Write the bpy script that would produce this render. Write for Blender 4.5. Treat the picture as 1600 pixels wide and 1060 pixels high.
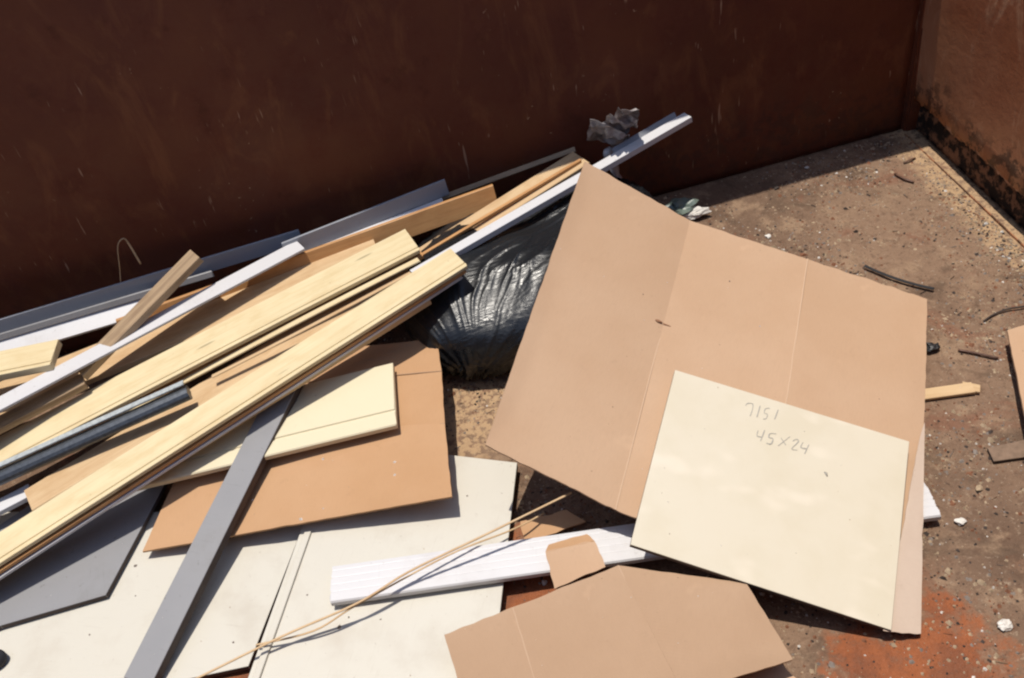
import bpy, bmesh, math, random
from mathutils import Vector, Matrix, noise
random.seed(7)
S = bpy.context.scene
for o in list(bpy.data.objects): bpy.data.objects.remove(o)
COL = S.collection

# ------------------------------------------------------------------ camera
CAM = Vector((0, 0, 1.9))
RIGHT = Vector((.96134599, -.23451811, -.14427451))
DOWN = Vector((-.26551525, -.65083731, -.71127523))
FWD = Vector((.07290769, .72208867, -.68794798))
FPX = 1500.0                                     # focal length in photo pixels (1600 wide)
cd = bpy.data.cameras.new('camera'); cam = bpy.data.objects.new('camera', cd); COL.objects.link(cam)
m = Matrix.Identity(4)
for i, ax in enumerate((RIGHT, -DOWN, -FWD)):
    for j in range(3): m[j][i] = ax[j]
m.translation = CAM
cam.matrix_world = m
cd.sensor_width = 36; cd.lens = 36 * FPX / 1600; cd.clip_start = .02; cd.clip_end = 2000
S.camera = cam
# ------------------------------------------------------------------ sky and sun
SUN = Vector((-.07, .074, 1)).normalized()       # nearly overhead, a little behind the far wall
w = bpy.data.worlds.new('World'); S.world = w; w.use_nodes = True
nt = w.node_tree; bg = nt.nodes['Background']
sky = nt.nodes.new('ShaderNodeTexSky'); sky.sky_type = 'NISHITA'; sky.sun_disc = False
sky.sun_elevation = math.asin(SUN.z); sky.sun_rotation = math.atan2(SUN.x, SUN.y)
nt.links.new(sky.outputs[0], bg.inputs[0]); bg.inputs[1].default_value = .15
sl = bpy.data.lights.new('sun', 'SUN'); sl.energy = 4.3; sl.angle = math.radians(.55); sl.color = (1, .94, .845)
so = bpy.data.objects.new('sun', sl); COL.objects.link(so)
so.rotation_euler = SUN.to_track_quat('Z', 'Y').to_euler(); so.location = (0, 2, 6)
vs = S.view_settings
vs.view_transform = 'Standard'; vs.look = 'None'; vs.exposure = .05; vs.gamma = 1; vs.use_curve_mapping = False
S.render.engine = 'CYCLES'
S.cycles.filter_width = 2.2
S.render.resolution_x = 1024; S.render.resolution_y = 678

# ------------------------------------------------------------------ pixel -> place
def ray(x, y): return RIGHT * ((x - 800) / FPX) + DOWN * ((y - 530) / FPX) + FWD
def at(x, y, z):                                 # point at height z
    d = ray(x, y); return CAM + d * ((z - CAM.z) / d.z)
def aty(x, y, Y):                                # point on the plane y = Y
    d = ray(x, y); return CAM + d * (Y / d.y)
def onplane(x, y, p, n):
    d = ray(x, y); return CAM + d * ((p - CAM).dot(n) / d.dot(n))

# ------------------------------------------------------------------ materials
class NT:
    def __init__(s, name):
        s.m = bpy.data.materials.new(name); s.m.use_nodes = True
        s.t = s.m.node_tree; s.n = s.t.nodes; s.b = s.n['Principled BSDF']
        s.tc = s.n.new('ShaderNodeTexCoord')
    def val(s, v, sock):
        if isinstance(v, bpy.types.NodeSocket): s.t.links.new(v, sock)
        elif v is not None:
            sock.default_value = v if not (isinstance(v, tuple) and len(v) == 3 and sock.type == 'RGBA') else (*v, 1)
    def mapping(s, scale=(1, 1, 1), rot=(0, 0, 0), loc=(0, 0, 0), src=None):
        q = s.n.new('ShaderNodeMapping'); q.inputs['Scale'].default_value = scale
        q.inputs['Rotation'].default_value = rot; q.inputs['Location'].default_value = loc
        s.t.links.new(src or s.tc.outputs['Object'], q.inputs[0]); return q.outputs[0]
    def noise(s, sc, det=4, rough=.55, vec=None, dist=0):
        q = s.n.new('ShaderNodeTexNoise'); q.inputs['Scale'].default_value = sc
        q.inputs['Detail'].default_value = det; q.inputs['Roughness'].default_value = rough
        q.inputs['Distortion'].default_value = dist
        s.t.links.new(vec or s.tc.outputs['Object'], q.inputs['Vector']); return q.outputs[0]
    def vor(s, sc, vec=None, feat='F1'):
        q = s.n.new('ShaderNodeTexVoronoi'); q.feature = feat; q.inputs['Scale'].default_value = sc
        s.t.links.new(vec or s.tc.outputs['Object'], q.inputs['Vector']); return q.outputs['Distance']
    def ramp(s, f, a, b, lo=0., hi=1.):          # smooth step a..b -> lo..hi
        q = s.n.new('ShaderNodeMapRange'); q.interpolation_type = 'SMOOTHSTEP'
        s.val(f, q.inputs[0]); q.inputs[1].default_value = a; q.inputs[2].default_value = b
        q.inputs[3].default_value = lo; q.inputs[4].default_value = hi; return q.outputs[0]
    def math(s, op, a, b=None):
        q = s.n.new('ShaderNodeMath'); q.operation = op; s.val(a, q.inputs[0]); s.val(b, q.inputs[1]); return q.outputs[0]
    def mix(s, f, a, b, mode='MIX'):
        q = s.n.new('ShaderNodeMix'); q.data_type = 'RGBA'; q.blend_type = mode
        s.val(f, q.inputs[0]); s.val(a, q.inputs[6]); s.val(b, q.inputs[7]); return q.outputs[2]
    def sep(s, src=None):
        q = s.n.new('ShaderNodeSeparateXYZ'); s.t.links.new(src or s.tc.outputs['Object'], q.inputs[0]); return q.outputs
    def dist(s, p):
        q = s.n.new('ShaderNodeVectorMath'); q.operation = 'DISTANCE'
        s.t.links.new(s.tc.outputs['Object'], q.inputs[0]); q.inputs[1].default_value = p; return q.outputs['Value']
    def rand(s):
        q = s.n.new('ShaderNodeObjectInfo'); return q.outputs['Random']
    def bump(s, h, st=.3, d=.002):
        q = s.n.new('ShaderNodeBump'); q.inputs['Strength'].default_value = st; q.inputs['Distance'].default_value = d
        s.t.links.new(h, q.inputs['Height']); s.t.links.new(q.outputs[0], s.b.inputs['Normal'])
    def done(s, col, rough=.6, metal=0., spec=.5):
        s.val(col, s.b.inputs['Base Color']); s.val(rough, s.b.inputs['Roughness'])
        s.val(metal, s.b.inputs['Metallic']); s.val(spec, s.b.inputs['Specular IOR Level']); return s.m

def mat_wood(name, light, dark, sat_dirt=.25):
    k = NT(name)
    off = k.math('MULTIPLY', k.rand(), 13.7)
    cb = k.n.new('ShaderNodeCombineXYZ'); k.val(off, cb.inputs[0]); k.val(off, cb.inputs[1]); k.val(off, cb.inputs[2])
    ad = k.n.new('ShaderNodeVectorMath'); k.t.links.new(k.tc.outputs['Object'], ad.inputs[0]); k.t.links.new(cb.outputs[0], ad.inputs[1])
    src = ad.outputs[0]
    v = k.mapping((1.6, 34, 34), src=src)
    g = k.noise(2.2, 6, .62, v, .6)
    v2 = k.mapping((5, 220, 220), src=src)
    fi = k.noise(1.5, 3, .6, v2)
    big = k.noise(3.2, 4, .6, k.mapping((1, 3, 3), src=src))
    c = k.mix(k.ramp(g, .36, .72, 0, .8), light, dark)
    c = k.mix(k.ramp(fi, .45, .8, 0, .22), c, tuple(x * .72 for x in dark))
    c = k.mix(k.ramp(big, .42, .72, 0, .45), c, tuple(min(1, x * 1.12) for x in light))
    mo = k.noise(11, 4, .6, k.mapping((1, 2.2, 2.2), src=src))
    c = k.mix(k.ramp(mo, .42, .72, 0, .5), c, tuple(x * q for x, q in zip(dark, (.92, .86, .78))))
    kv = k.vor(3.1, k.mapping((1.0, 7, 7), src=src))
    c = k.mix(k.ramp(kv, .05, .11, .75, 0), c, tuple(x * .45 for x in dark))
    sp = k.noise(60, 3, .7, src)
    c = k.mix(k.ramp(sp, .66, .78, 0, sat_dirt), c, (.12, .075, .04))
    k.bump(k.math('ADD', k.math('MULTIPLY', g, .6), fi), .25, .0012)
    return k.done(c, k.ramp(g, .3, .7, .45, .62), spec=.35)

def mat_paint(name, col, dirt=(.32, .27, .22), rough=.45, dirt_amt=.4):
    k = NT(name)
    n1 = k.noise(5, 6, .65); n2 = k.noise(45, 4, .7); n3 = k.noise(170, 2, .5)
    c = k.mix(k.ramp(n1, .48, .75, 0, dirt_amt * .5), col, dirt)
    c = k.mix(k.ramp(n2, .64, .74, 0, dirt_amt * .8), c, tuple(x * .7 for x in dirt))
    scr = k.noise(3, 4, .6, k.mapping((60, 4, 4), rot=(0, 0, .5)))
    c = k.mix(k.ramp(scr, .60, .74, 0, dirt_amt * .22), c, tuple(x * .8 for x in dirt))
    k.bump(k.math('ADD', n3, k.math('MULTIPLY', n2, .8)), .12, .001)
    return k.done(c, k.ramp(n1, .3, .7, rough - .08, rough + .12), spec=.4)

def mat_card(name, a, b):
    k = NT(name)
    n1 = k.noise(2.4, 5, .6); n2 = k.noise(24, 5, .7)
    fib = k.noise(6, 4, .6, k.mapping((70, 9, 9)))
    c = k.mix(k.ramp(n1, .35, .7), a, b)
    c = k.mix(k.ramp(fib, .4, .75, 0, .16), c, tuple(x * .7 for x in a))
    c = k.mix(k.ramp(n2, .6, .78, 0, .22), c, tuple(x * .55 for x in b))
    st = k.noise(9, 3, .5)
    c = k.mix(k.ramp(st, .68, .78, 0, .3), c, tuple(min(1, x * 1.25) for x in a))
    wv = k.n.new('ShaderNodeTexWave'); wv.inputs['Scale'].default_value = 42; wv.inputs['Distortion'].default_value = .5
    wv.bands_direction = 'Y'; k.t.links.new(k.tc.outputs['Object'], wv.inputs['Vector'])
    k.bump(k.math('ADD', k.math('MULTIPLY', wv.outputs['Fac'], .35), n2), .1, .0012)
    return k.done(c, .78, spec=.25)

WOOD_Y = mat_wood('pale_yellow_wood', (.64, .535, .335), (.575, .46, .265))
WOOD_T = mat_wood('tan_wood', (.55, .39, .225), (.45, .29, .15))
WOOD_O = mat_wood('orange_wood', (.50, .27, .11), (.36, .17, .065))
WOOD_G = mat_wood('weathered_wood', (.40, .285, .175), (.2, .13, .08), .6)
WOOD_D = mat_wood('dark_wood', (.12, .06, .04), (.06, .03, .02), .6)
def mat_cream():
    k = NT('cream_melamine')
    n1 = k.noise(5, 5, .6); n2 = k.noise(60, 4, .7); bl = k.noise(8.5, 2, .4, k.mapping((1, 1.5, 1), loc=(3.1, 1.7, 0)))
    c = k.mix(k.ramp(n1, .4, .7), (.60, .54, .425), (.565, .503, .382))
    c = k.mix(k.ramp(bl, .56, .74, 0, .7), c, (.67, .60, .485))
    c = k.mix(k.ramp(n2, .66, .76, 0, .25), c, (.4, .33, .24))
    k.bump(n2, .06, .001)
    return k.done(c, k.ramp(n1, .3, .7, .38, .5), spec=.4)
CREAM = mat_cream()
OFFWH = mat_paint('off_white_board', (.53, .50, .432), (.37, .315, .25), .45, .75)
CREAMW = mat_paint('cream_wood_face', (.62, .55, .385), (.48, .40, .26), .5, .3)
WHITE = mat_paint('white_paint', (.57, .56, .565), (.36, .32, .29), .42, .75)
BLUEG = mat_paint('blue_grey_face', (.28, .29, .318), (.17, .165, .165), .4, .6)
GREY = mat_paint('grey_laminate', (.238, .236, .243), (.14, .13, .12), .38, .8)
GREYD = mat_paint('shaded_edge_tone', (.07, .05, .045), (.03, .025, .02), .7, .4)  # board sides turned from the high sun: their shade is put into this colour
PARTICLE = mat_wood('chipboard_edge', (.22, .15, .09), (.1, .065, .04), .6)
CARD = mat_card('cardboard', (.475, .316, .204), (.442, .284, .176))
CARD3 = mat_card('cardboard_brown', (.405, .268, .172), (.37, .238, .148))
CARD2 = mat_card('cardboard_worn', (.46, .275, .15), (.42, .24, .122))
SCORE = NT('score_line').done((.49, .335, .22), .8)
SCORE3 = NT('score_line_brown').done((.44, .295, .193), .8)
SCOREM = NT('score_line_dark').done((.36, .22, .13), .85)
PENCIL = NT('pencil').done((.31, .29, .25), .6)
TEAR = NT('torn_paper').done((.26, .13, .07), .9)
def simple(name, col, rough, spec=.5, metal=0., bsc=60, bst=.3):
    k = NT(name); n = k.noise(bsc, 4, .6)
    k.bump(n, bst, .001); return k.done(k.mix(k.ramp(n, .3, .7), col, tuple(x * .7 for x in col)), rough, metal, spec)
METAL = simple('dark_metal', (.10, .11, .125), .32, .6, .55, 90, .1)
METALL = simple('pale_metal_lip', (.52, .56, .56), .38, .5, .2, 90, .1)
CHIPW = simple('white_chip', (.72, .68, .62), .6)
CHIPT = simple('tan_chip', (.42, .31, .2), .8)
CHIPD = simple('dark_chip', (.05, .035, .028), .8)
CHIPR = simple('rust_chip', (.24, .1, .05), .85)
CHIPG = simple('stone_chip', (.24, .2, .17), .8)
BLACKP = simple('black_rubber', (.02, .02, .022), .5)
GLUEG = simple('grey_green_film', (.16, .2, .17), .35, .6)

def mat_bag():
    k = NT('black_bin_liner')
    n = k.noise(6, 5, .6); f = k.noise(30, 3, .6)
    d = k.dist(tuple(at(775, 395, .27)))
    dust = k.math('MULTIPLY', k.ramp(d, .05, .24, 1, 0), k.ramp(n, .35, .65))
    c = k.mix(dust, (.010, .011, .013), (.040, .046, .043))
    c = k.mix(k.ramp(f, .70, .8, 0, .10), c, (.07, .068, .062))
    fine = k.noise(1.0, 4, .6, k.mapping((9, 60, 34), rot=(0, 0, -.75)), 1.2)
    fine2 = k.noise(1.0, 3, .6, k.mapping((46, 40, 9), rot=(.3, .35, 0)), 1.0)
    k.bump(k.math('ADD', k.ramp(fine, .42, .62), k.math('MULTIPLY', fine2, 1.2)), .15, .005)
    return k.done(c, k.ramp(n, .3, .7, .24, .40), spec=.5)
BAG = mat_bag()
def mat_film():
    k = NT('dusty_grey_film'); n = k.noise(28, 5, .7)
    k.bump(n, .4, .003)
    return k.done(k.mix(k.ramp(n, .3, .7), (.24, .205, .195), (.48, .44, .425)), .27, spec=.6)
FILM = mat_film()

def mat_floor():
    k = NT('dirty_steel_floor')
    n1 = k.noise(1.7, 6, .62); n2 = k.noise(9, 6, .68); n3 = k.noise(48, 5, .72); n4 = k.noise(170, 3, .7)
    c = k.mix(k.ramp(n1, .36, .66), (.245, .155, .10), (.145, .088, .057))
    c = k.mix(k.ramp(n2, .50, .64, 0, .8), c, (.31, .205, .13))
    c = k.mix(k.ramp(k.noise(5.5, 6, .7, dist=.6), .52, .66, 0, .75), c, (.105, .066, .043))
    c = k.mix(k.ramp(k.noise(4.3, 5, .6, dist=.8), .55, .68, 0, .6), c, (.20, .085, .05))
    c = k.mix(k.ramp(n3, .50, .66, 0, .6), c, (.115, .066, .042))
    c = k.mix(k.ramp(n4, .54, .70, 0, .35), c, (.095, .056, .037))
    c = k.mix(k.ramp(k.noise(60, 4, .75), .58, .68, 0, .7), c, (.36, .27, .19))
    # bare rust towards the near side
    xyz = k.sep()
    def spot(px, py, r0, r1, w):
        return k.ramp(k.math('ADD', k.dist(tuple(at(px, py, 0))), k.math('ADD', k.math('MULTIPLY', k.math('SUBTRACT', n2, .5), w), k.math('MULTIPLY', k.math('SUBTRACT', n3, .5), w * .25))), r0, r1, 1, 0)
    rust = None
    for px, py, r0, r1, wd in ((1360, 1040, .05, .11, .28), (1468, 955, .02, .08, .25), (1475, 1045, .07, .14, .3), (835, 932, .12, .2, .3), (350, 1058, .15, .25, .3), (1060, 1100, .12, .2, .4)):
        q = spot(px, py, r0, r1, wd); rust = q if rust is None else k.math('MAXIMUM', rust, q)
    rc = k.mix(k.ramp(n2, .4, .62), (.31, .092, .03), (.20, .064, .027))
    rc = k.mix(k.ramp(n1, .5, .7, 0, .6), rc, (.30, .15, .055))
    rc = k.mix(k.ramp(n3, .55, .68, 0, .35), rc, (.10, .05, .03))
    c = k.mix(k.math('MULTIPLY', rust, .92), c, rc)
    # pale sawdust by the bag and along the end wall
    saw = k.ramp(k.math('ADD', k.dist(tuple(at(735, 640, 0))), k.math('MULTIPLY', k.math('SUBTRACT', n2, .5), .3)), .1, .26, 1, 0)
    wl = k.ramp(k.math('ADD', xyz[0], k.math('MULTIPLY', k.math('SUBTRACT', n2, .5), .22)), 1.575, 1.635, 0, 1)
    saw = k.math('MULTIPLY', k.math('MAXIMUM', saw, wl), k.ramp(n3, .42, .54, .1, 1))
    c = k.mix(saw, c, (.44, .29, .165))
    h = k.math('ADD', k.math('MULTIPLY', n3, .9), k.math('ADD', k.math('MULTIPLY', n4, .5), n2))
    k.bump(h, .9, .009)
    return k.done(c, k.ramp(rust, 0, 1, .86, .58), spec=.3)
FLOOR = mat_floor()

def mat_wall(name, base, alt, streak, stk_amt, scratch, grime=.9, scr_amt=.65):
    k = NT(name)
    n1 = k.noise(1.4, 6, .6); n2 = k.noise(8, 6, .66)
    st = k.noise(1.6, 7, .66, k.mapping((6, 6, 2.4), rot=(.5, .35, 0)), .9)
    c = k.mix(k.ramp(n1, .35, .7), base, alt)
    c = k.mix(k.ramp(st, .5, .7, 0, stk_amt), c, streak)
    c = k.mix(k.ramp(n2, .58, .74, 0, .6), c, tuple(x * .55 for x in base))
    xyz = k.sep()
    # darker towards the foot of the plate, broken up by noise
    foot = k.ramp(k.math('ADD', xyz[2], k.math('MULTIPLY', n2, .25)), .12, .42, .55, 0)
    c = k.mix(foot, c, tuple(x * .6 for x in base))
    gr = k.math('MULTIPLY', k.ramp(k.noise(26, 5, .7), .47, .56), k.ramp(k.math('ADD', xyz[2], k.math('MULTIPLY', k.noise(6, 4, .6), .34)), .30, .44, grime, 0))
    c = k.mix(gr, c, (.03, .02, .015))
    scm = None
    for r, sc in ((.35, 1.0), (-.2, 1.7), (1.2, 1.3)):
        v = k.mapping((55 * sc, 55 * sc, 5.5 * sc), rot=(0, r, r))
        q = k.noise(1.2, 2, .5, v)
        gate = k.noise(4.5 * sc, 3, .6, k.mapping(loc=(r * 9, 3, 1)))
        z = k.math('MULTIPLY', k.ramp(q, .67, .73), k.ramp(gate, .565, .635))
        scm = z if scm is None else k.math('MAXIMUM', scm, z)
    spk = k.math('MULTIPLY', k.ramp(k.noise(62, 2, .5), .70, .75), k.ramp(k.noise(3.3, 3, .6), .54, .64))
    scm = k.math('MAXIMUM', scm, spk)
    c = k.mix(k.math('MULTIPLY', scm, scr_amt), c, scratch)
    k.bump(k.math('ADD', n2, k.math('MULTIPLY', k.noise(40, 5, .7), .4)), .4, .006)
    return k.done(c, k.ramp(n2, .35, .7, .5, .8), spec=.35)
WALL = mat_wall('brown_painted_steel', (.148, .040, .016), (.105, .024, .012), (.205, .068, .026), .7, (.46, .28, .17), .35)
WALLR = mat_wall('rusty_worn_steel', (.46, .205, .098), (.31, .10, .042), (.60, .34, .19), .9, (.66, .48, .32), .75, .3)
LIPM = simple('rust_scale', (.09, .05, .032), .9, .2, 0, 70, 1.0)
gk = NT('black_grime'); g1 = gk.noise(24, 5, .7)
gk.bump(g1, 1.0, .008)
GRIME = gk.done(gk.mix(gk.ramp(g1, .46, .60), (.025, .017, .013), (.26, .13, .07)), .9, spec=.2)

# ------------------------------------------------------------------ builders
def link(name, me, mat, parent=None, mw=None):
    if mat is not None:
        for mm in (mat if isinstance(mat, (list, tuple)) else [mat]): me.materials.append(mm)
    o = bpy.data.objects.new(name, me); COL.objects.link(o)
    if parent: o.parent = parent
    if mw is not None: o.matrix_world = mw if not parent else parent.matrix_world.inverted() @ mw
    if parent and mw is not None: o.matrix_basis = parent.matrix_world.inverted() @ mw; o.matrix_parent_inverse = Matrix.Identity(4)
    return o
def tag(o, label, cat, group=None, kind=None):
    if label: o['label'] = label
    if cat: o['category'] = cat
    if group: o['group'] = group
    if kind: o['kind'] = kind
    return o
def empty(name, loc=(0, 0, 0)):
    o = bpy.data.objects.new(name, None); COL.objects.link(o); o.empty_display_size = .05
    o.matrix_world = Matrix.Translation(Vector(loc)); o.location = loc
    return o
def frame(org, u, n):
    u = u.normalized(); n = (n - u * n.dot(u)).normalized(); v = n.cross(u)
    m = Matrix.Identity(4)
    for i, ax in enumerate((u, v, n)):
        for j in range(3): m[j][i] = ax[j]
    m.translation = org; return m
def mesh(name, vs, fs, smooth=False):
    me = bpy.data.meshes.new(name); me.from_pydata([tuple(v) for v in vs], [], fs); me.update()
    bm = bmesh.new(); bm.from_mesh(me); bmesh.ops.recalc_face_normals(bm, faces=bm.faces); bm.to_mesh(me); bm.free()
    if smooth: me.polygons.foreach_set('use_smooth', [True] * len(me.polygons))
    return me
def extrude(prof, L, seg=10, bow=0., side=0., twist=0., fray=0.):
    """closed (v,n) profile swept along u, slightly bowed"""
    k = len(prof); V = []; F = []
    for i in range(seg + 1):
        t = i / seg; b = bow * (1 - (2 * t - 1) ** 2); s = side * (1 - (2 * t - 1) ** 2)
        for v, n in prof:
            x = L * t
            if i in (0, seg) and fray: x += random.uniform(-fray, fray)
            V.append((x, v + s, n + b + twist * (t - .5) * v))
    for i in range(seg):
        for j in range(k):
            F.append((i * k + j, i * k + (j + 1) % k, (i + 1) * k + (j + 1) % k, (i + 1) * k + j))
    F.append(tuple(range(k))); F.append(tuple(range(seg * k, seg * k + k)))
    return mesh('board', V, F)
def flat_prof(W, T, c=.0012):
    return [(c, 0), (W - c, 0), (W, -c), (W, -T + c), (W - c, -T), (c, -T), (0, -T + c), (0, -c)]
REPORT = []
def axes(A, B, C, roll=0.):
    """A,B = (px,py,z): two ends of one long edge; C = (px,py) on the opposite edge; roll tips the face"""
    a = at(*A); b = at(*B); u = (b - a); L = u.length; u.normalize()
    h = Vector((0, 0, 1)).cross(u).normalized(); up = u.cross(h).normalized()
    n = (up * math.cos(roll) + h * math.sin(roll)).normalized()
    if n.dot(CAM - a) < 0: n = -n
    c = onplane(C[0], C[1], a, n)
    v = (c - a) - u * (c - a).dot(u); W = v.length; v.normalize()
    if u.cross(v).dot(n) > 0: return a, u, n, L, W          # local +v already points at C
    return b, -u, n, L, W
def board(name, A, B, C, T, mat, label=None, cat='plank', group=None, roll=0., prof=None, parent=None, bow=0., side=0., twist=0., seg=10, fray=.0018, W=None):
    o_, u, n, L, W0 = axes(A, B, C, roll); W = W or W0
    me = extrude(prof(W, T) if prof else flat_prof(W, T), L, seg, bow, side, twist, fray)
    ob = link(name, me, mat, parent, frame(o_, u, n))
    REPORT.append((name, round(L, 2), round(W, 3), tuple(round(x, 2) for x in o_)))
    if label: tag(ob, label, cat, group)
    return ob
def poly_panel(name, pts, ref, T, mat, parent=None, edge=None, sub=0):
    """flat polygon: pixel outline on the plane through three (px,py,z)"""
    p = [at(*r) for r in ref]; n = (p[1] - p[0]).cross(p[2] - p[0]).normalized()
    if n.dot(CAM - p[0]) < 0: n = -n
    P = [onplane(x, y, p[0], n) for x, y in pts]
    fr = frame(P[0], P[1] - P[0], n); inv = fr.inverted(); Q = [inv @ q for q in P]
    k = len(Q)
    bm = bmesh.new()
    top = [bm.verts.new((q.x, q.y, 0)) for q in Q]; bot = [bm.verts.new((q.x, q.y, -T)) for q in Q]
    f = [bm.faces.new(top), bm.faces.new(bot[::-1])]
    for i in range(k):
        s = bm.faces.new((top[i], top[(i + 1) % k], bot[(i + 1) % k], bot[i])); s.material_index = 1 if edge else 0
    bmesh.ops.recalc_face_normals(bm, faces=bm.faces)
    bmesh.ops.bevel(bm, geom=[e for e in bm.edges], offset=.0008, segments=1, affect='EDGES')
    me = bpy.data.meshes.new(name); bm.to_mesh(me); bm.free()
    ob = link(name, me, [mat, edge] if edge else mat, parent, fr)
    REPORT.append((name, [round((P[i] - P[(i + 1) % k]).length, 2) for i in range(k)], [round(q.z, 2) for q in P]))
    return ob
def sheet(name, c4, T, mat, parent=None, nx=28, ny=28, amp=.004, sc=3., crease=(0, 0, 0, 0), ragged=.0, seed=0., curl=None):
    """quad a,b,c,d (world points, a-b-c-d round the edge) as a thin, slightly warped sheet; crease = depth at edges ab, bc, cd, da"""
    a, b, c, d = c4
    n = (b - a).cross(d - a).normalized()
    if n.z < 0: n = -n
    fr = frame(a, b - a, n); inv = fr.inverted()
    V = []; F = []
    for lay in (0, 1):
        for j in range(ny + 1):
            for i in range(nx + 1):
                s, t = i / nx, j / ny
                p = a * (1 - s) * (1 - t) + b * s * (1 - t) + c * s * t + d * (1 - s) * t
                q = noise.noise(p * sc + Vector((seed, seed, 0)))
                env = min(1, 6 * min([1] + [q for q, cr_ in ((t, crease[0]), (1 - s, crease[1]), (1 - t, crease[2]), (s, crease[3])) if not cr_]) + .25)
                off = q * amp * env
                lw = (b - a).length; lh = (d - a).length
                for dist_, dep in ((t * lh, crease[0]), ((1 - s) * lw, crease[1]), ((1 - t) * lh, crease[2]), (s * lw, crease[3])):
                    if dep: off -= dep * max(0, 1 - dist_ / .012)
                if curl: off += curl(s, t)
                if ragged and ((i == 0 and not crease[3]) or (i == nx and not crease[1]) or (j == 0 and not crease[0]) or (j == ny and not crease[2])):
                    e = noise.noise(p * 38) * ragged
                    p = p + (p - (a + c) * .5).normalized() * e
                V.append(inv @ (p + n * (off - lay * T)))
    K = (nx + 1) * (ny + 1)
    for j in range(ny):
        for i in range(nx):
            q = j * (nx + 1) + i
            F.append((q, q + 1, q + nx + 2, q + nx + 1)); F.append((K + q, K + q + nx + 1, K + q + nx + 2, K + q + 1))
    def wall(idx):
        for i in range(len(idx) - 1): F.append((idx[i], idx[i + 1], K + idx[i + 1], K + idx[i]))
    wall([i for i in range(nx + 1)]); wall([ny * (nx + 1) + i for i in range(nx + 1)])
    wall([j * (nx + 1) for j in range(ny + 1)]); wall([j * (nx + 1) + nx for j in range(ny + 1)])
    me = mesh(name, V, F)
    me.polygons.foreach_set('use_smooth', [i < 2 * nx * ny for i in range(len(me.polygons))])
    hard = set()
    for pl_ in me.polygons[2 * nx * ny:]: hard.update(pl_.edge_keys)
    for ed in me.edges:
        if ed.key in hard: ed.use_edge_sharp = True
    REPORT.append((name, [round((c4[i] - c4[(i + 1) % 4]).length, 2) for i in range(4)], [round(q.z, 2) for q in c4]))
    return link(name, me, mat, parent, fr)
def tube(name, pts, r, mat, parent=None, sides=7, taper=None, flat=1.):
    V = []; F = []
    for i, p in enumerate(pts):
        t = (pts[min(i + 1, len(pts) - 1)] - pts[max(i - 1, 0)]).normalized()
        s = t.cross(Vector((0, 0, 1)));  s = s.normalized() if s.length > 1e-4 else Vector((1, 0, 0))
        q = s.cross(t).normalized(); rr = r * (taper[i] if taper else 1)
        for k in range(sides):
            a = 2 * math.pi * k / sides
            V.append(p + s * math.cos(a) * rr + q * math.sin(a) * rr * flat)
    for i in range(len(pts) - 1):
        for k in range(sides):
            F.append((i * sides + k, i * sides + (k + 1) % sides, (i + 1) * sides + (k + 1) % sides, (i + 1) * sides + k))
    F.append(tuple(range(sides))); F.append(tuple(range((len(pts) - 1) * sides, len(pts) * sides)))
    c = pts[0].copy(); me = mesh(name, [v - c for v in V], F, sides > 5)
    return link(name, me, mat, parent, Matrix.Translation(c))
def smooth_path(pts, n=6):
    out = []
    for i in range(len(pts) - 1):
        p0 = pts[max(i - 1, 0)]; p1 = pts[i]; p2 = pts[i + 1]; p3 = pts[min(i + 2, len(pts) - 1)]
        for k in range(n):
            t = k / n
            out.append(.5 * ((2 * p1) + (p2 - p0) * t + (2 * p0 - 5 * p1 + 4 * p2 - p3) * t * t + (3 * p1 - p0 - 3 * p2 + p3) * t ** 3))
    out.append(pts[-1]); return out

# ------------------------------------------------------------------ setting
gm = NT('asphalt'); gn = gm.noise(60, 5, .7); gm.bump(gn, .6, .01)
gm.done(gm.mix(gm.ramp(gn, .35, .7), (.045, .044, .042), (.09, .087, .082)), .9)
me = mesh('ground', [(-400, -400, -.2), (400, -400, -.2), (400, 400, -.2), (-400, 400, -.2)], [(0, 1, 2, 3)])
tag(link('ground', me, gm.m), 'grey asphalt ground around the dumpster', 'ground', kind='structure')

XR, XL, YB, YN, HW = 1.685, -3.35, 2.47, .12, 1.36
X, Y, Z = Vector((1, 0, 0)), Vector((0, 1, 0)), Vector((0, 0, 1))
skip = empty('dumpster', (0, 1.3, 0))
tag(skip, 'rusty brown steel dumpster open at the top, holding the discarded boards', 'dumpster')
def grid(name, org, U, Vv, nu, nv, nrm, amp, sc, mat, thick=.05, seed=0, fine=0., ragged=0.):
    V = []; F = []
    for j in range(nv + 1):
        for i in range(nu + 1):
            p = org + U * (i / nu) + Vv * (j / nv)
            d = noise.noise(p * sc + Vector((seed, 0, 0))) * amp
            if fine: d += (noise.noise(p * 23) * .6 + noise.noise(p * 61) * .4) * fine
            if ragged and j == 0:
                e = noise.noise(Vector((p.y * 7, 1, 0))) + .7 * noise.noise(Vector((p.y * 26, 5, 0))) + .4 * noise.noise(Vector((p.y * 80, 5, 0)))
                p = p + Z * e * ragged
            V.append(p + nrm * d)
    for j in range(nv):
        for i in range(nu):
            q = j * (nu + 1) + i; F.append((q, q + 1, q + nu + 2, q + nu + 1))
    b = len(V)
    for s, t in ((0, 0), (1, 0), (1, 1), (0, 1)): V.append(org + U * s + Vv * t - nrm * thick)
    rim = [i for i in range(nu + 1)], [j * (nu + 1) + nu for j in range(nv + 1)], [nv * (nu + 1) + nu - i for i in range(nu + 1)], [(nv - j) * (nu + 1) for j in range(nv + 1)]
    for k, r in enumerate(rim): F.append(tuple(r) + (b + (k + 1) % 4, b + k))
    F.append((b, b + 3, b + 2, b + 1))
    me = mesh(name, V, F)
    me.polygons.foreach_set('use_smooth', [i < nu * nv for i in range(len(me.polygons))])
    return link(name, me, mat, skip, Matrix.Identity(4))
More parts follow.
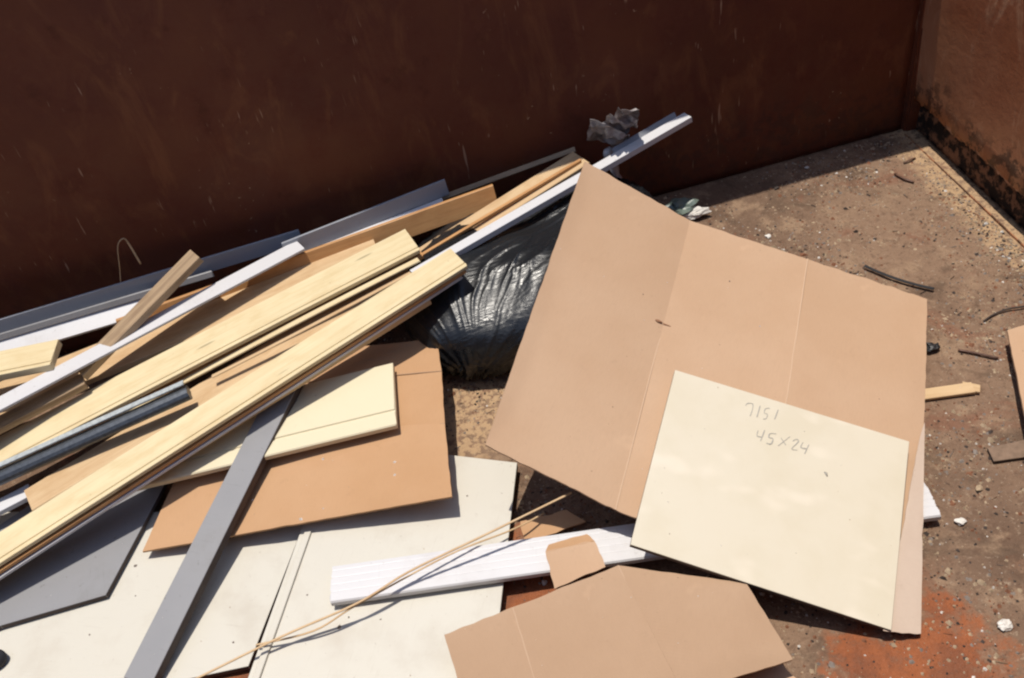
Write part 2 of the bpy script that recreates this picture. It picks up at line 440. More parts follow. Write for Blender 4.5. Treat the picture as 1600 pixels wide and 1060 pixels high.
def sbox(name, lo, hi, mat, parent=skip, bev=.006):
    bm = bmesh.new(); bmesh.ops.create_cube(bm, size=1)
    for v in bm.verts:
        v.co = Vector([lo[i] + (hi[i] - lo[i]) * (v.co[i] + .5) for i in range(3)])
    bmesh.ops.bevel(bm, geom=list(bm.edges), offset=bev, segments=2, affect='EDGES')
    me = bpy.data.meshes.new(name); bm.to_mesh(me); bm.free()
    return link(name, me, mat, parent, Matrix.Identity(4))
grid('floor_plate', Vector((XL, YN, 0)), X * (XR - XL + .03), Y * (YB - YN), 460, 220, Z, .006, 1.6, FLOOR, .08, 3, .0028)
grid('side_wall', Vector((XL, YB, -.01)), X * (XR - XL), Z * (HW + .01), 130, 40, -Y, .014, 2.1, WALL, .05, 11)
grid('side_wall', Vector((XR, YN, -.01)), -X * (XR - XL), Z * (HW + .01), 60, 20, Y, .01, 2.1, WALL, .05, 5)
grid('end_wall', Vector((XR, YB, .125)), -Y * (YB - YN), Z * (HW - .125), 420, 24, -X, .010, 2.6, WALLR, .012, 23, 0., .026)
grid('end_wall', Vector((XL, YN, -.01)), Y * (YB - YN), Z * (HW + .01), 40, 20, X, .01, 2.1, WALLR, .05, 31)
# recessed, grimy foot of the end wall with a ragged rusted lower edge
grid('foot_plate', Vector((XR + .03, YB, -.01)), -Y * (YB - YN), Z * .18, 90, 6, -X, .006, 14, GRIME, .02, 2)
sbox('floor_angle', (XR - .02, YN + .01, -.004), (XR - .016, YB - .03, .005), WALLR, bev=.001)
sbox('corner_post', (XR - .012, YB - .02, -.01), (XR + .06, YB + .06, HW), WALL)
sbox('top_rail', (XL - .06, YB - .02, HW - .005), (XR + .06, YB + .09, HW + .1), WALL)
sbox('top_rail', (XL - .06, YN - .09, HW - .005), (XR + .06, YN + .02, HW + .1), WALL)
sbox('top_rail', (XR - .004, YN + .02, HW - .006), (XR + .09, YB - .02, HW + .098), WALL)
sbox('top_rail', (XL - .09, YN + .02, HW - .006), (XL + .02, YB - .02, HW + .098), WALL)
for i in range(7):
    x = XL + .25 + i * .77
    sbox('rib', (x, YB + .05, -.1), (x + .1, YB + .13, HW - .01), WALL); sbox('rib', (x, YN - .13, -.1), (x + .1, YN - .05, HW - .01), WALL)
for y in (.45, 1.9): sbox('runner', (XL, y, -.2), (XR, y + .12, -.075), WALL)

# ------------------------------------------------------------------ sheets lying on the floor
tag(poly_panel('melamine_panel', [(482, 800), (388, 1041), (270, 1066), (-420, 1200), (-150, 800)],
    [(482, 800, .030), (388, 1041, .026), (-420, 1200, .026)], .016, OFFWH, edge=GREYD),
    'large off-white board under the cut-off corner of the dark grey panel', 'panel')
tag(poly_panel('melamine_panel', [(520, 690), (808, 723), (778, 985), (765, 1130), (362, 1130)],
    [(470, 830, .052), (808, 723, .040), (385, 1060, .052)], .018, OFFWH, edge=GREYD),
    'off-white board carrying the white fluted casing, its far edge beside the trash bag', 'panel')
lip = board('edge_strip', (476, 830, .058), (372, 1120, .058), (486, 830), .009, OFFWH, 'narrow white edging strip along the rim of the off-white board', 'edging')
tag(poly_panel('laminate_board', [(-60, 1000), (0, 978), (165, 930), (262, 748), (120, 740), (-60, 860)],
    [(0, 978, .047), (165, 930, .047), (250, 770, .052)], .014, GREY, edge=GREYD),
    'dark grey laminate panel with clipped corner, half under the plank pile', 'panel')

# flattened box on the off-white boards
bx = empty('flattened_box', at(500, 760, .07)); tag(bx, 'flattened brown carton with creases, under the cream drawer front', 'cardboard')
q1 = (at(222, 862, .060), at(706, 776, .120), at(695, 662, .125), at(300, 690, .085))
q2 = (q1[3], q1[2], at(690, 580, .135), at(330, 610, .1))
q3 = (q2[3], q2[2], at(682, 529, .14), at(380, 560, .115))
sheet('panel', q1, .006, CARD2, bx, 40, 16, .010, 4, (0, 0, .0002, 0), .002, 1)
sheet('panel', q2, .006, CARD2, bx, 40, 12, .010, 4, (.0002, 0, .0002, 0), .002, 1)
sheet('panel', q3, .006, CARD2, bx, 40, 12, .010, 4, (.0002, 0, 0, 0), .002, 1)
for a_, b_ in ((q1[3], q1[2]), (q2[3], q2[2])):
    tube('score_line', [a_.lerp(b_, .4 + .6 * i / 12) + Z * .001 for i in range(13)], .0016, SCOREM, bx, 5, None, .35)

# cream drawer front with a stepped lower rail
def rabbet(W, T):
    s = W * .215
    return [(.001, 0), (W - s - .006, 0), (W - s - .004, -.004), (W - s, -.004), (W - s + .002, -.001), (W - .003, -.001), (W, -.004), (W, -T), (0, -T), (0, -.001)]
def rabbet_r(W, T): return [(W - v, n) for v, n in rabbet(W, T)]
board('drawer_front', (613, 567, .160), (225, 662, .118), (640, 658), .016, CREAMW,
      'cream drawer front with a stepped rail lying on the flattened carton', 'drawer front', prof=rabbet)

# grey strip over box and off-white board
gs = board('laminate_strip', (470, 593, .176), (236, 1070, .058), (426, 600), .026, [GREY],
      'long narrow grey laminate strip slanting across the flattened carton', 'strip', roll=0)
gs.data.materials.append(GREYD)
for q in gs.data.polygons:
    if abs(q.normal.z) < .6: q.material_index = 1

# ------------------------------------------------------------------ plank pile
GP = 'planks heaped along the side wall'
def tongue(W, T):
    c = .001
    return [(c, 0), (W - .016, 0), (W - .015, -.003), (W - .012, -.003), (W - .011, 0), (W - c, 0), (W, -c), (W, -T + c), (W - c, -T), (c, -T), (0, -T + c), (0, -c)]
def tongue_r(W, T): return [(W - v, n) for v, n in tongue(W, T)]
board('wood_plank', (38, 766, .130), (895, 237, .285), (718, 381), .018, WOOD_T,
      'long narrow tan plank running from the trash bag under two wider planks', 'plank', GP, bow=-.004)
board('wood_plank', (580, 366, .245), (-260, 700, .125), (620, 400), .018, WOOD_T,
      'tan plank with a square end, under the white L-shaped trim', 'plank', GP)
board('wood_plank', (632, 358, .288), (-300, 838, .110), (660, 388), .012, WOOD_Y,
      'pale yellow plank with a grooved edge crossing above the tan plank', 'plank', GP, prof=tongue, bow=.004)
board('wood_strip', (657, 393, .264), (-300, 884, .090), (660, 400), .012, WOOD_O,
      'thin orange wood strip beneath the grooved yellow plank', 'strip')
board('wood_plank', (672, 468, .262), (-300, 1082, .048), (630, 462), .018, WOOD_T,
      'lowest brown plank of the front stack, its end over the flattened carton', 'plank', GP)
board('wood_plank', (722, 432, .284), (-300, 1098, .062), (688, 404), .009, WHITE,
      'thin white-faced board low in the front plank stack', 'plank', GP)
board('wood_plank', (727, 423, .300), (-300, 1086, .078), (692, 398), .010, WOOD_O,
      'thin orange-brown board between white and yellow in the front stack', 'plank', GP)
board('wood_plank', (730, 415, .316), (-300, 1073, .095), (699, 391), .011, WOOD_Y,
      'broad pale yellow plank on top of the front stack beside the trash bag', 'plank', GP, prof=tongue_r, bow=.003)
board('wood_strip', (652, 402, .274), (120, 680, .150), (655, 408), .006, WOOD_Y, 'pale thin sliver lying on the long tan plank beside the grooved one', 'strip', bow=.004)
board('wood_strip', (640, 424, .270), (330, 586, .205), (642, 428), .004, WOOD_T, 'short tan sliver on the long tan plank beside the front stack', 'strip', side=.004)
# dark metal bar with a pale lip
mb = empty('metal_bar', at(150, 660, .2)); tag(mb, 'dark metal bar with pale lip wedged beside the tan plank', 'metal bar')
def rnd(W, T):
    return [(W * .5 + W * .5 * math.cos(a), -T * .5 + T * .5 * math.sin(a)) for a in [2 * math.pi * i / 14 for i in range(14)]]
board('body', (288, 600, .245), (-250, 842, .145), (296, 622), .03, METAL, roll=.5, prof=rnd, parent=mb)
board('lip', (285, 594, .251), (-250, 834, .152), (287, 600), .006, METALL, parent=mb)
board('trim_board', (44, 756, .112), (-250, 908, .085), (52, 772), .015, WHITE, 'short white board peeping out below the dark metal bar', 'trim', 'white trim boards')

# boards standing against the side wall
board('wood_plank', (770, 290, .295), (180, 502, .232), (640, 372), .018, WOOD_O, 'orange-brown plank standing on edge behind the white L-shaped trim', 'plank', GP, roll=1.25)
board('wood_strip', (898, 229, .272), (560, 352, .252), (897, 238), .01, WOOD_G, 'thin dark strip leaning on the side wall behind the planks', 'strip', roll=.9)
def ltrim(name, A, B, C, D, label, r1=1.45, r2=.15):
    """L-shaped white trim: upright flange A-B-C and a flat ledge down to D"""
    e = empty(name, at(*A)); tag(e, label, 'trim', 'white trim boards')
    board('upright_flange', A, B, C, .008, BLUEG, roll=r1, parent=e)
    a, u, n, L, W = axes(A, B, C, r1)
    return e, (a, u, n, L, W)
e1, g = ltrim('corner_trim', (695, 281, .315), (440, 381, .290), (690, 309), None, 'grey-faced L-shaped white trim behind the planks, pointed end up')
board('ledge', (690, 309, .262), (440, 407, .238), (690, 321), .006, WHITE, parent=e1, roll=.1)
e2, g = ltrim('corner_trim', (466, 360, .285), (-200, 560, .255), (440, 392), None, 'long white L-shaped trim, bright ledge crossed by the weathered stick')
board('ledge', (462, 376, .280), (-120, 682, .265), (462, 392), .008, WHITE, parent=e2, roll=-.1, W=.062)
board('trim_board', (232, 458, .232), (-220, 592, .222), (180, 505), .012, WHITE, 'flat white board against the side wall behind the weathered stick', 'trim', 'white trim boards', roll=.5)
board('trim_board', (330, 424, .252), (-220, 588, .236), (330, 434), .012, GREY, 'dark grey narrow board edge along the flat white board by the side wall', 'trim', roll=1.2)
# short block, weathered stick, brown scrap
board('wood_block', (91, 530, .292), (-60, 561, .285), (97, 566), .022, WOOD_Y, 'short pale wood block with a dark knot beside the white trim', 'block', prof=tongue)
board('wood_stick', (311, 402, .375), (128, 588, .245), (285, 402), .022, WOOD_G, 'weathered brown stick poking up against the side wall', 'stick')
board('wood_plank', (128, 582, .232), (-80, 690, .215), (132, 600), .02, WOOD_G, 'rough brown plank end in the gap under the white ledge', 'plank', GP, fray=.006)

# ------------------------------------------------------------------ long white trim over the bag
def casing(W, T):
    P = [(.002, -.001)]
    k = 4
    for i in range(k):
        a = W * (.12 + .76 * i / k); b = W * (.12 + .76 * (i + 1) / k)
        P += [(a, 0), (a + .003, -.0012), (a + .006, 0), (b - .002, 0)]
    P += [(W - .003, 0), (W, -.004), (W, -T), (0, -T), (0, -.004)]
    return P
board('trim_board', (1069, 176, .335), (640, 422, .262), (1066, 188), .02, WHITE, 'long white trim rising over the trash bag to the side wall', 'trim', 'white trim boards', roll=.0, W=.034)
board('trim_board', (1054, 175, .334), (956, 232, .316), (1064, 181), .006, BLUEG, 'added grey-blue strip painted as the shaded back face of the long trim', 'trim', roll=.9, W=.018)  # shade on the back of the long trim, put in as a blue-grey strip
board('wood_strip', (905, 248, .293), (640, 406, .250), (907, 251), .010, WOOD_O, 'dark narrow strip between tan plank and long white trim', 'strip')
# fluted casing across the off-white board
board('casing_board', (519, 884, .080), (1444, 752, .040), (541, 938), .016, WHITE, 'white fluted casing board crossing the off-white board under the torn cardboard tab', 'trim', 'white trim boards', prof=casing)

# ------------------------------------------------------------------ trash bag
def bag():
    c = Vector((.33, 2.11, .12)); R = (.42, .30, .135)
    tie = Vector((.70, 2.33, .28)); low = at(742, 585, .02)
    nu, nv = 420, 200; V = []; F = []
    def ridge(a, r, fr, sharp): return (1 - abs(noise.noise(Vector((a * fr, r * 2.5, fr))))) ** sharp
    for j in range(nv + 1):
        th = math.pi * j / nv
        for i in range(nu):
            ph = 2 * math.pi * i / nu
            d = Vector((math.sin(th) * math.cos(ph), math.sin(th) * math.sin(ph), math.cos(th)))
            e = Vector([math.copysign(abs(x) ** .75, x) for x in d])
            p = Vector((c.x + e.x * R[0], c.y + e.y * R[1], c.z + e.z * R[2]))
            lump = noise.noise(p * 4.5 + Vector((4, 0, 0))) * .030 + noise.noise(p * 9) * .005
            r1 = p - tie; a1 = math.atan2(r1.y, r1.x)
            r2 = p - low; a2 = math.atan2(r2.z * 1.4 + r2.y * .8, r2.x)
            w1 = max(0, 1 - r1.length / .75); w2 = max(0, 1 - r2.length / .36)
            wob = .25 * noise.noise(p * 6)
            f1 = (ridge(a1 + wob * .3, r1.length * .5, 10, 12) * .008 + ridge(a1 + wob * .3, r1.length * .5, 21, 12) * .004) * min(1, w1 * 1.6)
            gate = max(0, min(1, .5 + 1.6 * noise.noise(p * 5 + Vector((2, 2, 2)))))
            f2 = (ridge(a2 + wob * .5, r2.length * .5, 5, 10) * .022 + ridge(a2 + wob * .4, r2.length * .6, 11, 12) * .012) * w2 * (.3 + gate)
            cr = ridge(p.x * 6 - p.y * 5 + wob * .4, p.z * .8, 3, 14) * .004 * gate
            p = p + d * (lump + f1 + f2 + cr)
            if p.z < .006: p.z = .006 + .002 * noise.noise(p * 20)
            if p.y > 2.44: p.y = 2.44
            V.append(p - c)
    for j in range(nv):
        for i in range(nu):
            F.append((j * nu + i, j * nu + (i + 1) % nu, (j + 1) * nu + (i + 1) % nu, (j + 1) * nu + i))
    me = mesh('bag', V, F, True)
    bm = bmesh.new(); bm.from_mesh(me); bmesh.ops.remove_doubles(bm, verts=bm.verts, dist=1e-5); bm.to_mesh(me); bm.free()
    return tag(link('trash_bag', me, BAG, None, Matrix.Translation(c)), 'full black plastic trash bag squeezed between planks and folded cardboard', 'trash bag')
bag()
def crumple(name, c, R, mat, seed, parent=None, amp=.5, n=3, rot=0.):
    """faceted crumpled lump: directions clipped by random planes, then pinched"""
    rg = random.Random(seed); pl = []
    for i in range(16):
        v = Vector((rg.gauss(0, 1), rg.gauss(0, 1), rg.gauss(0, 1))).normalized(); pl.append((v, rg.uniform(.6, .95)))
    bm = bmesh.new(); bmesh.ops.create_icosphere(bm, subdivisions=n, radius=1)
    for v in bm.verts:
        d = v.co.copy(); s = Vector((seed, seed * 2, 0)); k = 1.15
        for q, h in pl:
            x = d.dot(q)
            if x > .05: k = min(k, h / x)
        k *= 1 + amp * .9 * noise.noise(d * 1.5 + s) - amp * .5 * abs(noise.noise(d * 2.8 + s))
        v.co = Matrix.Rotation(rot, 3, 'Y') @ Vector((d.x * R[0], d.y * R[1], d.z * R[2])) * k
    me = bpy.data.meshes.new(name); bm.to_mesh(me); bm.free()
    return link(name, me, mat, parent, Matrix.Translation(c))
k0 = aty(958, 198, 2.36)
kn = empty('crumpled_film', k0 - Z * .05); tag(kn, 'crumpled dusty grey plastic film snagged on the long white trim', 'plastic film')
rg = random.Random(5)
for i, (px, py, w_, h_) in enumerate(((938, 206, 38, 32), (956, 203, 36, 42), (970, 194, 34, 38), (983, 184, 28, 26), (962, 215, 44, 22))):
    a_ = rg.uniform(-.7, .7); pts = []
    for sx, sy in ((-1, -1), (1, -1), (1, 1), (-1, 1)):
        qx = sx * w_ / 2 * math.cos(a_) - sy * h_ / 2 * math.sin(a_); qy = sx * w_ / 2 * math.sin(a_) + sy * h_ / 2 * math.cos(a_)
        pts.append(aty(px + qx, py + qy, 2.36 + rg.uniform(-.03, .03) + .04 * sy))
    sheet('fold', pts, .0012, FILM, kn, 22, 22, .026, 26, (0, 0, 0, 0), .012, i * 3.3)
t0 = [aty(948, 232, 2.35), aty(960, 262, 2.33), aty(972, 292, 2.32), aty(992, 318, 2.3), aty(1010, 335, 2.29)]
tube('tail', smooth_path(t0, 5), .022, FILM, kn, 9, [.6 + .4 * abs(math.sin(i * .9)) for i in range(21)], .5)
crumple('film_scrap', at(1062, 326, .03), (.055, .04, .035), GLUEG, 5.5, None, .8)
tag(bpy.data.objects['film_scrap'], 'grey-green crumpled film scrap on the floor behind the folded cardboard', 'plastic film')
ch = crumple('foam_chunk', at(1085, 335, .02), (.05, .02, .018), CHIPW, 1.5, None, .5, 4)
tag(ch, 'broken white chunk beside the grey-green film scrap', 'foam')

# ------------------------------------------------------------------ big folded cardboard
Pa, Pb, Pc, Pd = at(914, 252, .465), at(1078, 345, .300), at(1262, 405, .218), at(1449, 467, .112)
Pe, Pf, Ph = at(759, 695, .275), at(962, 797, .150), at(1436, 990, .014)
Pg = Pf.lerp(Ph, .5); Pg.z = .086
cb = empty('folded_cardboard', Pg); tag(cb, 'big brown cardboard sheet folded in three, leaning over the trash bag', 'cardboard')
sheet('panel', (Pa, Pb, Pf, Pe), .006, CARD, cb, 26, 50, .011, 2.2, (0, .0002, 0, 0), .0025, 4)
sheet('panel', (Pb, Pc, Pg, Pf), .006, CARD, cb, 26, 50, .011, 2.2, (0, .0002, 0, .0002), .0025, 4)
p3 = sheet('panel', (Pc, Pd, Ph, Pg), .006, CARD, cb, 26, 50, .011, 2.2, (0, 0, 0, .0002), .004, 4)
LINER = mat_card('pale_delaminated_liner', (.53, .42, .335), (.47, .355, .275))
nr3 = (Pd - Pc).cross(Pg - Pc).normalized(); nr3 = nr3 if nr3.z > 0 else -nr3
sheet('torn_liner', [onplane(x, y, Ph + nr3 * .004, nr3) for x, y in ((1436, 690), (1445, 660), (1439, 992), (1380, 986))], .0015, LINER, cb, 10, 30, .002, 9, (0, 0, 0, 0), .006, 21)
n12 = (Pb - Pa).cross(Pe - Pa).normalized(); n12 = n12 if n12.z > 0 else -n12
def on_c1(x, y): return onplane(x, y, Pa + n12 * .006, n12)
tube('score_line', [Pc.lerp(Pg, i / 14) + Z * .0008 + X * .002 * noise.noise(Vector((i * .7, 1, 2))) for i in range(15)], .0018, SCORE, cb, 5, None, .35)
tube('score_line', [Pb.lerp(Pf, i / 14) + Z * .0006 + X * .002 * noise.noise(Vector((i * .7, 4, 2))) for i in range(15)], .0015, SCORE, cb, 5, None, .3)
tc_ = Pb.lerp(Pf, .405); tu = (Pa - Pb).normalized(); tv = (Pc - Pb).normalized()
tube('tear', [tc_ + tu * .022 + Z * .003, tc_ + tu * .014 + Z * .004, tc_ + Z * .005 + tu * .003], .0045, TEAR, cb, 6, [.4, 1, .6], .4)
tube('tear', [tc_ + Z * .004, tc_ + tv * .012 + Z * .004, tc_ + tv * .020 + Z * .003], .0022, TEAR, cb, 5, [1, .7, .4], .4)
# cream panel with pencilled sizes
K = [at(1055, 578, .258), at(1421, 690, .112), at(1393, 985, .045), at(985, 851, .188)]
kn_ = (K[1] - K[0]).cross(K[3] - K[0]).normalized(); kn_ = kn_ if kn_.z > 0 else -kn_
kp = poly_panel('cream_panel', [(1055, 578), (1421, 690), (1393, 985), (985, 851)], [(1055, 578, .258), (1421, 690, .112), (985, 851, .188)], .014, CREAM, edge=GREYD)
tag(kp, 'square cream panel with pencilled numbers lying on the folded cardboard', 'panel')
def zz(x, y): return onplane(980 + x / 3.3333, 560 + y / 3.3333, K[0] + kn_ * .0006, kn_)
strokes = [[(618, 246), (624, 236), (640, 234), (655, 240), (652, 268), (640, 302)], [(692, 248), (676, 306)],
    [(742, 260), (720, 263), (714, 285), (730, 292), (724, 314), (708, 316)], [(786, 268), (768, 318)],
    [(682, 376), (676, 404), (702, 410)], [(716, 374), (694, 432)], [(776, 394), (744, 392), (738, 412), (760, 420), (748, 446), (726, 442)],
    [(848, 408), (786, 456)], [(800, 414), (826, 452)], [(862, 432), (880, 422), (892, 434), (856, 472), (886, 478)],
    [(916, 438), (904, 464), (938, 472)], [(946, 450), (924, 498)]]
for s in strokes:
    tube('pencil_stroke', smooth_path([zz(*p) for p in s], 3), .0015, PENCIL, kp, 4, [.45 + .75 * abs(noise.noise(Vector((i * .6, s[0][0] * .1, 0)))) * 1.6 for i in range((len(s) - 1) * 3 + 1)], .25)
tube('stain', [zz(1026, 592), zz(1036, 600), zz(1042, 616)], .0026, PENCIL, kp, 6, [.5, 1.1, .5], .12)

# ------------------------------------------------------------------ lower carton, torn tab
lc = empty('carton_flap', at(980, 980, .09)); tag(lc, 'brown carton piece with score lines in front of the cream panel', 'cardboard')
L0, L1, L2, L3 = at(694, 992, .10), at(1006, 868, .13), at(1166, 912, .115), at(1239, 1031, .085)
L4, L5 = at(1010, 1150, .06), at(760, 1150, .06)
# three panels split by score lines running towards the camera
T1, T2 = L0.lerp(L1, .34), L0.lerp(L1, .87)
B0, B3 = at(775, 1180, .07), L3
Bq = at(1060, 1128, .07)
sheet('panel', (L0, T1, at(862, 1150, .075), at(752, 1180, .07)), .006, CARD3, lc, 14, 26, .009, 3, (0, .0002, 0, 0), .002, 7)
sheet('panel', (T1, T2, at(1068, 1085, .085), at(862, 1150, .075)), .006, CARD3, lc, 26, 26, .009, 3, (0, .0002, 0, .0002), .002, 7)
sheet('panel', (T2, L2, L3, at(1068, 1085, .085)), .006, CARD3, lc, 20, 22, .009, 3, (0, 0, 0, .0002), .002, 7)
for a_, b_ in ((T1, at(862, 1150, .075)), (T2, at(1068, 1085, .085))):
    tube('score_line', [a_.lerp(b_, i / 12) + Z * .0006 + X * .0012 * noise.noise(Vector((i * .8, 1, a_.x * 9))) for i in range(13)], .0016, SCORE3, lc, 5, None, .35)
tube('score_line', [T1.lerp(T2, .55).lerp(at(965, 1118, .08), .25 + i / 16) + Z * .001 for i in range(13)], .0012, SCORE3, lc, 5, None, .3)
u0 = empty('carton_scrap', at(1150, 1060, .02)); tag(u0, 'brown cardboard piece lying under the scored carton piece', 'cardboard')
sheet('panel', (at(1040, 1010, .03), at(1210, 1028, .028), at(1275, 1090, .022), at(1060, 1120, .022)), .006, CARD, u0, 14, 14, .003, 3, (0, 0, 0, 0), .003, 10)
cs = empty('cardboard_offcut', at(850, 815, .02)); tag(cs, 'small brown cardboard offcut on the floor in the shade under the folded cardboard', 'cardboard')
sheet('panel', (at(812, 815, .018), at(885, 797, .03), at(915, 815, .028), at(822, 850, .016)), .004, CARD2, cs, 10, 8, .003, 8, (0, 0, 0, 0), .004, 16)
tb = empty('cardboard_tab', at(900, 890, .1)); tag(tb, 'small torn brown cardboard tab leaning on the fluted casing', 'cardboard')
ta = (at(853, 862, .118), at(930, 845, .118), at(946, 886, .115), at(866, 921, .098))
sheet('panel', ta, .005, CARD, tb, 16, 14, .002, 8, (0, 0, 0, 0), .005, 12)
sheet('bent_edge', (at(856, 851, .108), at(918, 834, .108), ta[1], ta[0]), .005, CARD2, tb, 16, 6, .002, 8, (0, 0, 0, 0), .004, 13)

# thin split sticks over the casing
tube('thin_stick', smooth_path([at(893, 770, .155), at(760, 835, .135), at(640, 893, .118), at(560, 942, .105), at(440, 995, .085), at(300, 1064, .075)], 6), .0031, WOOD_T, None, 6, None, .7)
tag(bpy.data.objects['thin_stick'], 'thin pale stick lying across the fluted casing and the off-white boards', 'stick')
o = tube('thin_stick', smooth_path([at(850, 802, .045), at(800, 828, .06), at(700, 868, .095), at(560, 944, .1), at(490, 986, .075), at(400, 1008, .07)], 6), .0025, WOOD_T, None, 6, None, .6)
tag(o, 'thin splintered stick crossing beneath the longer pale stick', 'stick')
# ------------------------------------------------------------------ right-hand floor scraps
board('wood_stick', (1425, 610, .016), (1516, 597, .016), (1429, 626), .009, WOOD_T, 'short pale stick jutting out from under the folded cardboard', 'stick')
board('stick_chip', (1505, 596, .016), (1531, 601, .014), (1506, 608), .008, WOOD_T, 'tan splinter touching the tip of the short pale stick', 'stick')
rs = empty('cardboard_piece', at(1620, 600, .06)); tag(rs, 'brown cardboard piece on bare floor near the end wall', 'cardboard')
sheet('panel', (at(1574, 516, .055), at(1700, 480, .05), at(1740, 660, .05), at(1612, 700, .055)), .007, CARD, rs, 16, 18, .003, 3, (0, 0, 0, 0), .002, 14)
board('rubber_strip', (1352, 413, .014), (1460, 449, .012), (1350, 420), .004, BLACKP, 'bent black strip on the floor above the folded cardboard edge', 'strip', side=.010, seg=14, W=.009)
o = tube('wire', smooth_path([at(1537, 502, .005), at(1552, 492, .006), at(1575, 483, .007), at(1600, 479, .007), at(1640, 470, .005)], 5), .0026, CHIPD, None, 6)
tag(o, 'dark curved wire on the floor beside the brown cardboard piece', 'wire')
o = tube('twig', smooth_path([at(1497, 547, .007), at(1525, 552, .009), at(1560, 560, .007)], 5), .0035, WOOD_D, None, 6, None, .8)
tag(o, 'thin dark twig between the short pale stick and the curved wire', 'twig')
tag(poly_panel('flat_offcut', [(1543, 700), (1553, 721), (1660, 706), (1650, 676)], [(1543, 700, .011), (1553, 721, .011), (1660, 706, .011)], .009, simple('dirt_caked_board', (.23, .155, .108), .9, .2, 0, 45, .8), edge=CHIPD),
    'flat dirt-caked offcut on the floor beyond the short pale stick', 'offcut')
o = crumple('rubber_scrap', at(1459, 543, .012), (.022, .016, .016), BLACKP, 2.2, None, .7, 3); tag(o, 'black scrap of rubber against the edge of the folded cardboard', 'scrap')
o = tube('twig', smooth_path([at(1398, 272, .006), at(1412, 279, .009), at(1428, 285, .006)], 4), .004, WOOD_D, None, 6, None, .7); tag(o, 'short dark twig on the floor near the corner of the dumpster', 'twig')
o = tube('twig', smooth_path([at(1412, 255, .006), at(1422, 250, .01), at(1430, 247, .006)], 4), .003, WOOD_D, None, 6, None, .7); tag(o, 'tiny dark twig touching the foot of the end wall by the corner', 'twig')
for px, py, r, mt, lab in ((1501, 816, .014, CHIPW, 'round white plaster chip on bare floor beside the cream panel'),
        (1570, 977, .017, CHIPW, 'largest white plaster chip beside the orange rust stain'),
        (1200, 370, .010, CHIPW, 'white chip on the floor above the first cardboard crease'),
        (1261, 262, .008, CHIPW, 'white crumb lying along the shadow of the side wall'),
        (1213, 294, .010, CHIPD, 'black crumb near the shadow of the side wall'),
        (851, 910, .008, CHIPW, 'white crumb on the rust below the torn cardboard tab'),
        (1530, 763, .010, CHIPT, 'tan chip beyond the round white plaster chip')):
    o = crumple('plaster_chip' if mt is CHIPW else 'debris_chip', at(px, py, r * .4), (r, r * .8, r * .55), mt, px * .1, None, .35, 3); tag(o, lab, 'chip', 'crumbs on the dumpster floor')
o = tube('plastic_cap', [at(-6, 1030, .03), at(-6, 1030, .05), at(-6, 1030, .052)], .022, BLACKP, None, 16, [1, 1, .8]); tag(o, 'small black cap on the large off-white board', 'cap')
# straw standing against the wall
Yw = 2.378
o = tube('straw_splinter', smooth_path([aty(189, 450, Yw), aty(187, 420, Yw + .005), aty(184, 385, Yw + .012), aty(193, 373, Yw + .012), aty(203, 384, Yw + .01), aty(220, 413, Yw)], 5), .003, WOOD_T, None, 6, None, .5)
tag(o, 'bent straw-coloured splinter standing against the side wall', 'splinter')

# ------------------------------------------------------------------ loose grit
def chips(name, spots, label):
    V = []; F = []; MI = []
    for (p, r, mi) in spots:
        b = len(V); k = random.choice((4, 5)); a0 = random.random() * 6.3
        for i in range(k):
            a = a0 + 2 * math.pi * i / k; rr = r * random.uniform(.5, 1.2)
            V.append(p + Vector((math.cos(a) * rr, math.sin(a) * rr, -.001)))
        top = Vector((random.uniform(-.3, .3) * r, random.uniform(-.3, .3) * r, r * random.uniform(.35, .9)))
        V.append(p + top)
        for i in range(k): F.append((b + i, b + (i + 1) % k, b + k)); MI.append(mi)
    for (p, l, mi) in (SPL if name == 'floor_grit' else []):          # thin splinters
        b = len(V); a = random.random() * 6.3; u = Vector((math.cos(a), math.sin(a), random.uniform(-.05, .12))); q = Vector((-u.y, u.x, 0)) * random.uniform(.06, .16)
        V.extend([p - u * l - q * l, p - u * l * .8 + q * l, p + u * l * .9 + q * l * .7, p + u * l - q * l * .4, p + Z * l * .18 - u * l * .8, p + Z * l * .18 + u * l * .8])
        for f_ in ((0, 1, 4), (0, 4, 5, 3), (1, 2, 5, 4), (2, 3, 5)): F.append(tuple(b + i for i in f_)); MI.append(mi)
    me = bpy.data.meshes.new(name); me.from_pydata([tuple(v) for v in V], [], F); me.update()
    ob = link(name, me, [CHIPT, CHIPW, CHIPD, CHIPR, CHIPG])
    me.polygons.foreach_set('material_index', MI)
    return tag(ob, label, 'grit', None, 'stuff')
sp = []
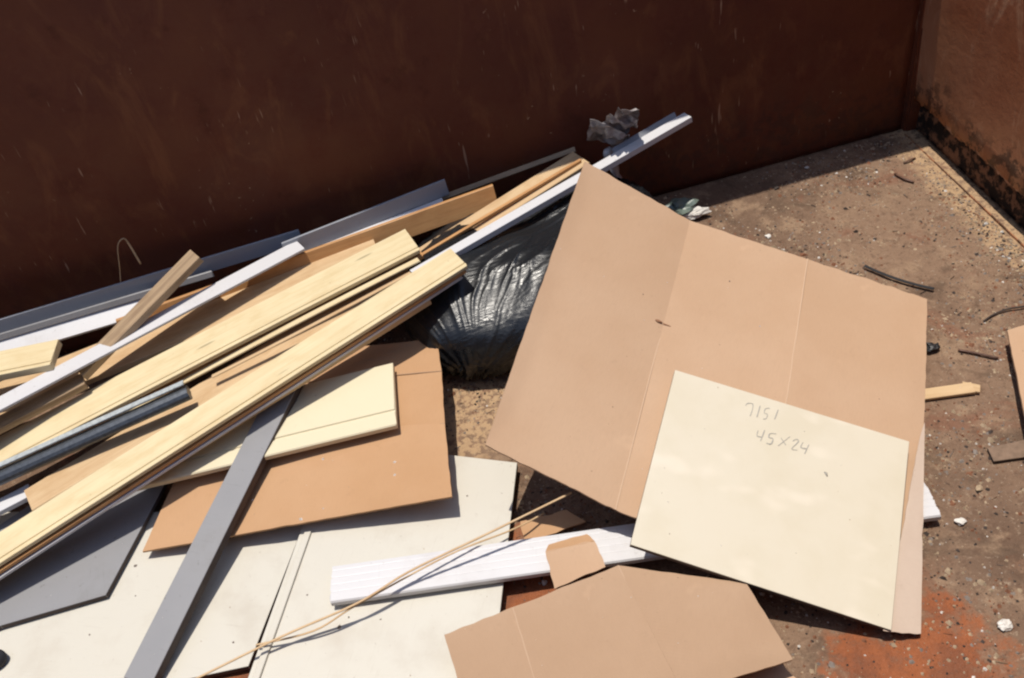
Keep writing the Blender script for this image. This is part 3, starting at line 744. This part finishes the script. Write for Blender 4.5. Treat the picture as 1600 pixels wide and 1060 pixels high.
for i in range(60000):
    x = random.uniform(-.3, XR - .02); y = random.uniform(.55, YB - .02)
    den = noise.noise(Vector((x * 4, y * 4, 0))) + .6 * noise.noise(Vector((x * 11, y * 11, 3)))
    if random.random() > .5 + den: continue
    r = .0018 + .005 * random.random() ** 3 + (.007 * random.random() if random.random() < .03 else 0)
    mi = random.choices((0, 1, 2, 3, 4), (6, .6, 4, 4, 3))[0]
    z = noise.noise(Vector((x, y, 0)) * 1.6 + Vector((3, 0, 0))) * .006
    sp.append((Vector((x, y, z)), r, mi))
for i in range(1500):                            # crumbs swept against the end wall
    y = random.uniform(.6, YB - .05); x = XR - .03 - abs(random.gauss(0, .05))
    sp.append((Vector((x, y, 0)), .002 + .005 * random.random() ** 2, random.choices((0, 1, 2, 3, 4), (7, .5, 2, 2, 3))[0]))
SPL = []
for i in range(700):
    x = random.uniform(-.2, XR - .03); y = random.uniform(.55, YB - .03)
    SPL.append((Vector((x, y, noise.noise(Vector((x, y, 0)) * 1.6 + Vector((3, 0, 0))) * .006 + .001)), .004 + .010 * random.random() ** 2, random.choices((0, 2, 3, 4), (6, 3, 2, 2))[0]))
chips('floor_grit', sp, 'scattered grit, crumbs and wood chips over the rusty dumpster floor')
# sawdust and paint flecks lying on the boards and cartons
bpy.context.view_layer.update(); dg = bpy.context.evaluated_depsgraph_get()
sp = []
def fleck(px, py, r, mi):
    d = ray(px, py).normalized()
    ok, loc, nr, idx, ob, mx = S.ray_cast(dg, CAM, d)
    if ok and nr.z > .75 and loc.z < .6 and ob.name.split('.')[0] not in ('floor_plate', 'trash_bag', 'floor_grit'):
        sp.append((loc + Z * .0008, r, mi))
for px, py, r in ((505, 718, .005), (617, 722, .006), (617, 742, .005), (505, 795, .004), (470, 812, .006), (395, 782, .004), (690, 780, .003), (1187, 510, .003)): fleck(px, py, r, 1)
for px, py, r in ((212, 884, .005), (365, 1004, .004), (140, 992, .004), (212, 931, .003), (730, 775, .003), (530, 980, .006), (545, 965, .004), (595, 968, .004), (1005, 460, .003), (1140, 440, .003), (480, 930, .003)): fleck(px, py, r, 4)
for i in range(240):
    fleck(random.uniform(0, 1600), random.uniform(380, 1060), .0007 + .0014 * random.random() ** 2, random.choices((0, 1, 4), (6, 4, 1))[0])
chips('sawdust', sp, 'fine sawdust and paint flecks sprinkled over the boards and cartons')
import os
if os.environ.get('DBG'):
    for r in REPORT: print('REP', r)
